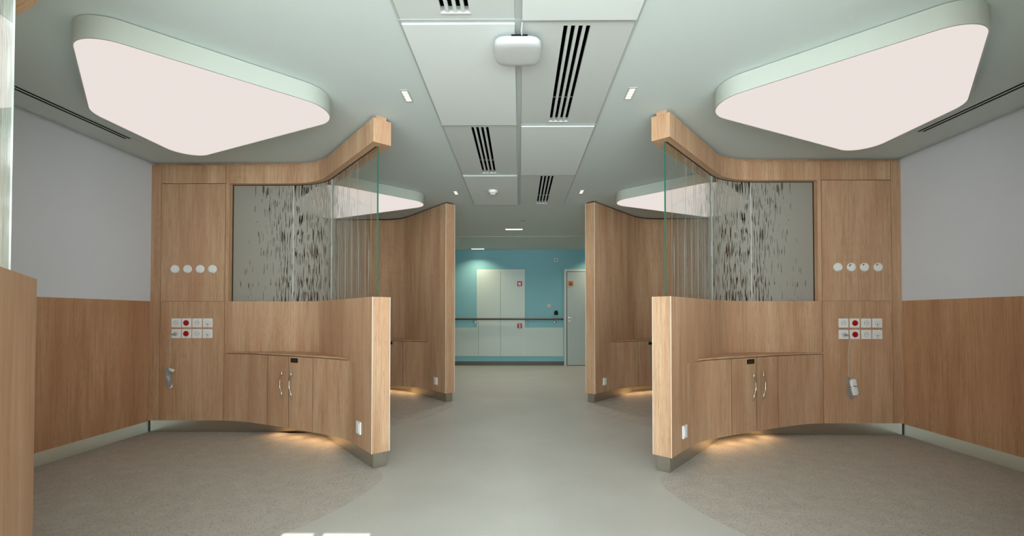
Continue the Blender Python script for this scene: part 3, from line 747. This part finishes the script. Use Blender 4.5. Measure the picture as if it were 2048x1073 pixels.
def bar(m, y, cx, cz, ln, w, d, rot, y0=.012):
    """rounded bar hanging with its axis tilted in the wall plane"""
    n = 14; prof = [(0, .35), (.03, .8), (.08, .97), (.15, 1), (.5, 1), (.85, 1), (.93, .97), (.97, .8), (1, .35)]
    rings = []
    for f, k in prof:
        a = (f-.5)*ln; ring = []
        for j in range(n):
            q = 2*pi*j/n; xx = w/2*k*math.copysign(abs(math.cos(q))**.6, math.cos(q)); yy = d/2*k*math.copysign(abs(math.sin(q))**.6, math.sin(q))
            ring.append((cx+xx*math.cos(rot)-a*math.sin(rot), y-y0-d/2+yy, cz+xx*math.sin(rot)+a*math.cos(rot)))
        rings.append(ring)
    for r0, r1 in zip(rings, rings[1:]):
        for j in range(n): j2 = (j+1) % n; m.face([r0[j], r0[j2], r1[j2], r1[j]])
    m.face(list(reversed(rings[0]))); m.face(rings[-1])
m = MB(); bar(m, YL, -3.346, .500, .155, .034, .024, .26); m.build('handset_body', M['white'], t, smooth=50)
m = MB(); bar(m, YL, -3.325, .598, .055, .030, .020, 1.35); m.build('head_piece', M['offwhite'], t, smooth=50)
def coil(m, y, cx, cz, ln, w, rot, turns, r, ph=0.0, y0=.04):
    pts = []
    for k in range(turns*16+1):
        q = 2*pi*k/16+ph; f = 1-.10*math.sin(k*.37); a = ln/2*math.cos(q)*f; b = w/2*math.sin(q)*(.6+.4*math.sin(k*.21))
        pts.append((cx+b*math.cos(rot)-a*math.sin(rot), y-y0-.006*math.sin(q*2+k*.05), cz+b*math.sin(rot)+a*math.cos(rot)))
    m.tube(pts, r, 6)
m = MB(); coil(m, YL, -3.338, .520, .175, .042, .20, 5, .0026); coil(m, YL, -3.350, .585, .07, .045, .1, 3, .0024, .6); m.build('wound_cable', M['grey'], t, smooth=60)
t, hx, hz = handset('R', 0, 0, YR, (3.060, .548), (3.034, .938), 'white handset with dark print and looped cable, hanging on the right service panel')
m = MB(); bar(m, YR, 3.098, .455, .155, .060, .034, .20, .014); hb = m.build('handset_body', M['offwhite'], t, smooth=50)
# unreadable dark print : a dot, a run of short strokes, a hook and a fine rule under them
m = MB(); yp = YR-.0488
def mk(x, z, w, h): m.box(x-w/2, yp-.0012, z-h/2, x+w/2, yp+.002, z+h/2)
m.lathe([(.0045, 0), (.0045, .001), (0, .001)], (3.083, yp, .468), 'y', 10)
for k in range(4): mk(3.0905+.0048*k, .4665, .0026, .007)
mk(3.111, .471, .009, .002); mk(3.115, .466, .0022, .010); mk(3.104, .449, .018, .0014)
m.build('print', M['dark'], hb)
m = MB(); coil(m, YR, 3.062, .448, .20, .052, .20, 4, .0024, 0, .030); coil(m, YR, 3.070, .400, .11, .046, .0, 3, .0024, 1.0, .034); m.build('looped_cable', M['grey'], t, smooth=60)

# ------------------------------------------------------------------ far hallway wall
Z = lambda y: EYE+(632-y)/88.9
m = MB(); m.box(XL-.15, YF, 0, XR+.15, YF+.15, H+.3); struct('wall_back', m, M['blue'])
m = MB(); m.box(XL, YF-.012, 0, 1.0, YF, .092); struct('baseboard_back', m, M['cove'])
m = MB(); m.box(XL, YF-.008, .208, -.957, YF, .850); m.box(.118, YF-.008, .208, .985, YF, .850); struct('trim_2', m, M['wains'])
# closet : frame, two upper and two lower leaves
t = empty('wall_closet', (-.42, YF, .208), 'tall white four-leaf closet set in the blue hallway wall', 'closet')
m = MB(); m.box(-.957, YF-.020, .208, .118, YF-.002, 2.160); m.build('closet_frame', M['doorframe'], t)
for x0, x1 in ((-.925, -.430), (-.424, .098)):
    for z0, z1, nm in ((1.060, 2.125, 'upper_leaf'), (.222, .990, 'lower_leaf')):
        m = MB(); m.box(x0, YF-.027, z0, x1, YF-.0205, z1); m.build(nm, M['wains'], t, bevel=.001)
m = MB(); m.box(-.4300, YF-.0215, .222, -.4240, YF-.0195, 2.125); m.box(-.931, YF-.0215, .222, -.925, YF-.0195, .99); m.build('leaf_gap', M['raildark'], t)
def sign(x, z, mat, label, marks, mm, cap=True):
    s_ = empty('wall_sign', (x, YF-.028, z), label, 'sign')
    m = MB(); m.box(x-.055, YF-.0305, z-.055, x+.055, YF-.0275, z+.055); m.build('sign_plate', mat, s_)
    m = MB()
    for a, b, w, h in marks: m.box(x+a-w/2, YF-.0315, z+b-h/2, x+a+w/2, YF-.0304, z+b+h/2)
    m.build('pictogram', mm, s_)
    if cap:
        m = MB(); m.box(x-.05, YF-.029, z-.078, x+.01, YF-.0275, z-.072); m.box(x-.03, YF-.029, z-.098, x+.01, YF-.0275, z-.094); m.build('caption_line', M['grey'], s_)
sign(.003, 1.838, M['signred'], 'red square sign with a pale block symbol high on the closet', ((-.002, .0, .056, .058), (.012, -.034, .018, .018)), M['signpink'])
sign(.003, .890, M['signred'], 'red square sign with a pale extinguisher symbol low on the closet', ((.004, -.012, .026, .066), (.002, .030, .014, .022), (-.012, .036, .022, .008)), M['signpink'])
# handrail with three brackets
t = empty('handrail', (-1.4, YF-.075, 1.045), 'long grey wall handrail crossing the closet and the blue wall', 'handrail')
m = MB(); pr = [(-.024, .0), (-.022, .013), (-.012, .020), (.012, .020), (.022, .013), (.024, .0)]
m.box(XL, YF-.095, 1.045, .945, YF-.058, 1.068); m.build('top_cover', M['rail'], t, bevel=.006)
m = MB(); m.box(XL, YF-.090, 1.022, .950, YF-.062, 1.045); m.tube([(.940, YF-.076, 1.045), (.958, YF-.076, 1.040), (.966, YF-.06, 1.036)], .020, 10); m.build('rail_core', M['raildark'], t, bevel=.003)
for x in (-3.0, -2.0, -1.01, .168, .795):
    m = MB(); m.lathe([(.030, 0), (.030, .008), (.024, .012), (0, .012)], (x, YF-.006, .975), 'y', 20)
    m.tube([(x, YF-.014, .975), (x, YF-.055, .978), (x, YF-.075, .995), (x, YF-.076, 1.024)], .010, 8); m.build('bracket', M['chrome'], t, smooth=50)
# small wall fittings beside the door
t = empty('wall_sensor', (.822, YF, 2.375), 'small white sensor high on the blue hallway wall', 'sensor')
m = MB(); m.box(.782, YF-.022, 2.335, .862, YF+.001, 2.415); m.build('sensor_case', M['doorframe'], t, bevel=.008)
m = MB(); m.lathe([(.014, 0), (.010, .008), (0, .010)], (.822, YF-.022, 2.372), 'y', 14); m.build('lens', M['dark'], t, smooth=40)
t = empty('wall_switch', (.664, YF, 1.343), 'pale grey double switch plate on the blue wall above the handrail', 'switch')
m = MB(); m.box(.620, YF-.010, 1.290, .708, YF, 1.396); m.build('switch_plate', M['grey'], t, bevel=.002)
for x in (.643, .684):
    m = MB(); m.box(x-.016, YF-.014, 1.305, x+.016, YF-.010, 1.381); m.build('rocker', M['cable'], t, bevel=.001)
t = empty('card_reader', (.822, YF, 1.180), 'black card reader on the blue wall beside the door', 'card reader')
m = MB(); m.box(.780, YF-.026, 1.135, .864, YF+.001, 1.205); m.build('reader_case', M['dark'], t, bevel=.003)
m = MB(); m.box(.790, YF-.020, 1.205, .854, YF, 1.232); m.build('reader_head', M['dark'], t, bevel=.003)
# door
t = empty('door_1', (1.49, YF, 0)); t['kind'] = 'structure'
m = MB(); m.box(1.002, YF-.03, 0, 1.052, YF-.001, 2.165); m.box(2.0, YF-.03, 0, 2.05, YF-.001, 2.165); m.box(1.052, YF-.03, 2.115, 2.0, YF-.001, 2.165); m.build('door_frame', M['doorframe'], t, bevel=.003)
m = MB(); m.box(1.070, YF-.024, .012, 1.992, YF-.006, 2.105); m.build('door_leaf', M['door'], t, bevel=.002)
m = MB(); m.box(1.052, YF-.012, 0, 2.0, YF-.002, 2.115); m.build('door_gap', M['raildark'], t)
m = MB(); m.lathe([(.025, 0), (.025, .008), (0, .008)], (1.112, YF-.024, 1.075), 'y', 20); m.tube([(1.112, YF-.03, 1.075), (1.112, YF-.075, 1.075), (1.125, YF-.078, 1.075), (1.245, YF-.078, 1.071)], .010, 8); m.build('lever_handle', M['chrome'], t, smooth=50)
m = MB(); m.lathe([(.020, 0), (.020, .006), (0, .006)], (1.118, YF-.024, 1.005), 'y', 16); m.build('lock_rose', M['chrome'], t, smooth=50)
sign(1.150, 1.838, M['orange'], 'orange square sign with a brown warning symbol on the grey hallway door', ((0, -.018, .060, .016), (0, .0, .036, .018), (0, .018, .014, .020)), M['signdark'])

# ------------------------------------------------------------------ window wall behind the camera
m = MB()
WX = [(-3.30, -.86, 2.38), (-.693, -.237, 2.452), (-.07, 1.60, 2.38), (1.75, 3.30, 2.38)]; WZ0 = .25
xs = [XL-.15]+[v for w in WX for v in w[:2]]+[XR+.15]
for k in range(0, len(xs), 2): m.box(xs[k], Y0-.04, WZ0, xs[k+1], Y0, H+.1)
m.box(xs[0], Y0-.04, 0, xs[-1], Y0, WZ0)
for a, b, z1 in WX: m.box(a, Y0-.04, z1, b, Y0, H+.1)
struct('wall_front', m, M['wall'])
for k, (a, b, z1) in enumerate(WX):
    c = (a+b)/2 if b-a > .6 else -.503
    m = MB(); e = .002 if b-a < .6 else .04; h = .023
    for x0, x1, u0, u1 in ((a, a+e, WZ0, z1), (b-e, b, WZ0, z1), (a, b, WZ0, WZ0+.04), (c-h, c+h, WZ0, z1)): m.box(x0, Y0-.035, u0, x1, Y0-.005, u1)
    struct(f'window_{k+1}', m, M['doorframe'])
    L = bpy.data.lights.new('daylight', 'AREA'); L.shape = 'RECTANGLE'; L.size = b-a; L.size_y = z1-WZ0; L.energy = DAY*(b-a)*(z1-WZ0); L.color = (.855, .955, 1.0)
    o = bpy.data.objects.new('daylight', L); COL.objects.link(o); o.location = (c if b-a > .6 else (a+b)/2, Y0-.06, (WZ0+z1)/2); o.rotation_euler = (math.radians(90), 0, 0)
S = bpy.data.lights.new('sun', 'SUN'); S.energy = SUN; S.angle = math.radians(.12); S.color = (1, .99, .97)
o = bpy.data.objects.new('sun', S); COL.objects.link(o); o.location = (0, -6, 5); o.rotation_euler = (math.radians(90)-math.atan(2.452/((2.270-Y0+.04)*math.hypot(1, .105))), 0, math.atan(.105))

w = bpy.data.worlds.new('sky'); sc.world = w; w.use_nodes = True
w.node_tree.nodes['Background'].inputs[0].default_value = (.72, .86, 1, 1); w.node_tree.nodes['Background'].inputs[1].default_value = 1.0

# ------------------------------------------------------------------ camera
cd = bpy.data.cameras.new('camera'); cam = bpy.data.objects.new('camera', cd); COL.objects.link(cam)
cam.location = (0, 0, EYE); psi, th, f = math.atan(.0062), math.atan(.0157), 880.
cam.rotation_euler = (pi/2+th, 0, psi)
cd.sensor_width = 36; cd.sensor_fit = 'HORIZONTAL'; cd.lens = f*36/2048
cd.shift_x = -(1039-f*.0062-1024)/2048; cd.shift_y = (632-f*.0157-536.5)/2048
cd.clip_start = .02
sc.camera = cam
vs = sc.view_settings
sc.display_settings.display_device = 'sRGB'
vs.view_transform = 'Standard'; vs.look = 'None'; vs.exposure = 0.14; vs.gamma = 1.0; vs.use_curve_mapping = False
sc.cycles.max_bounces = 10; sc.cycles.diffuse_bounces = 5; sc.cycles.transparent_max_bounces = 16; sc.cycles.caustics_reflective = False; sc.cycles.caustics_refractive = False
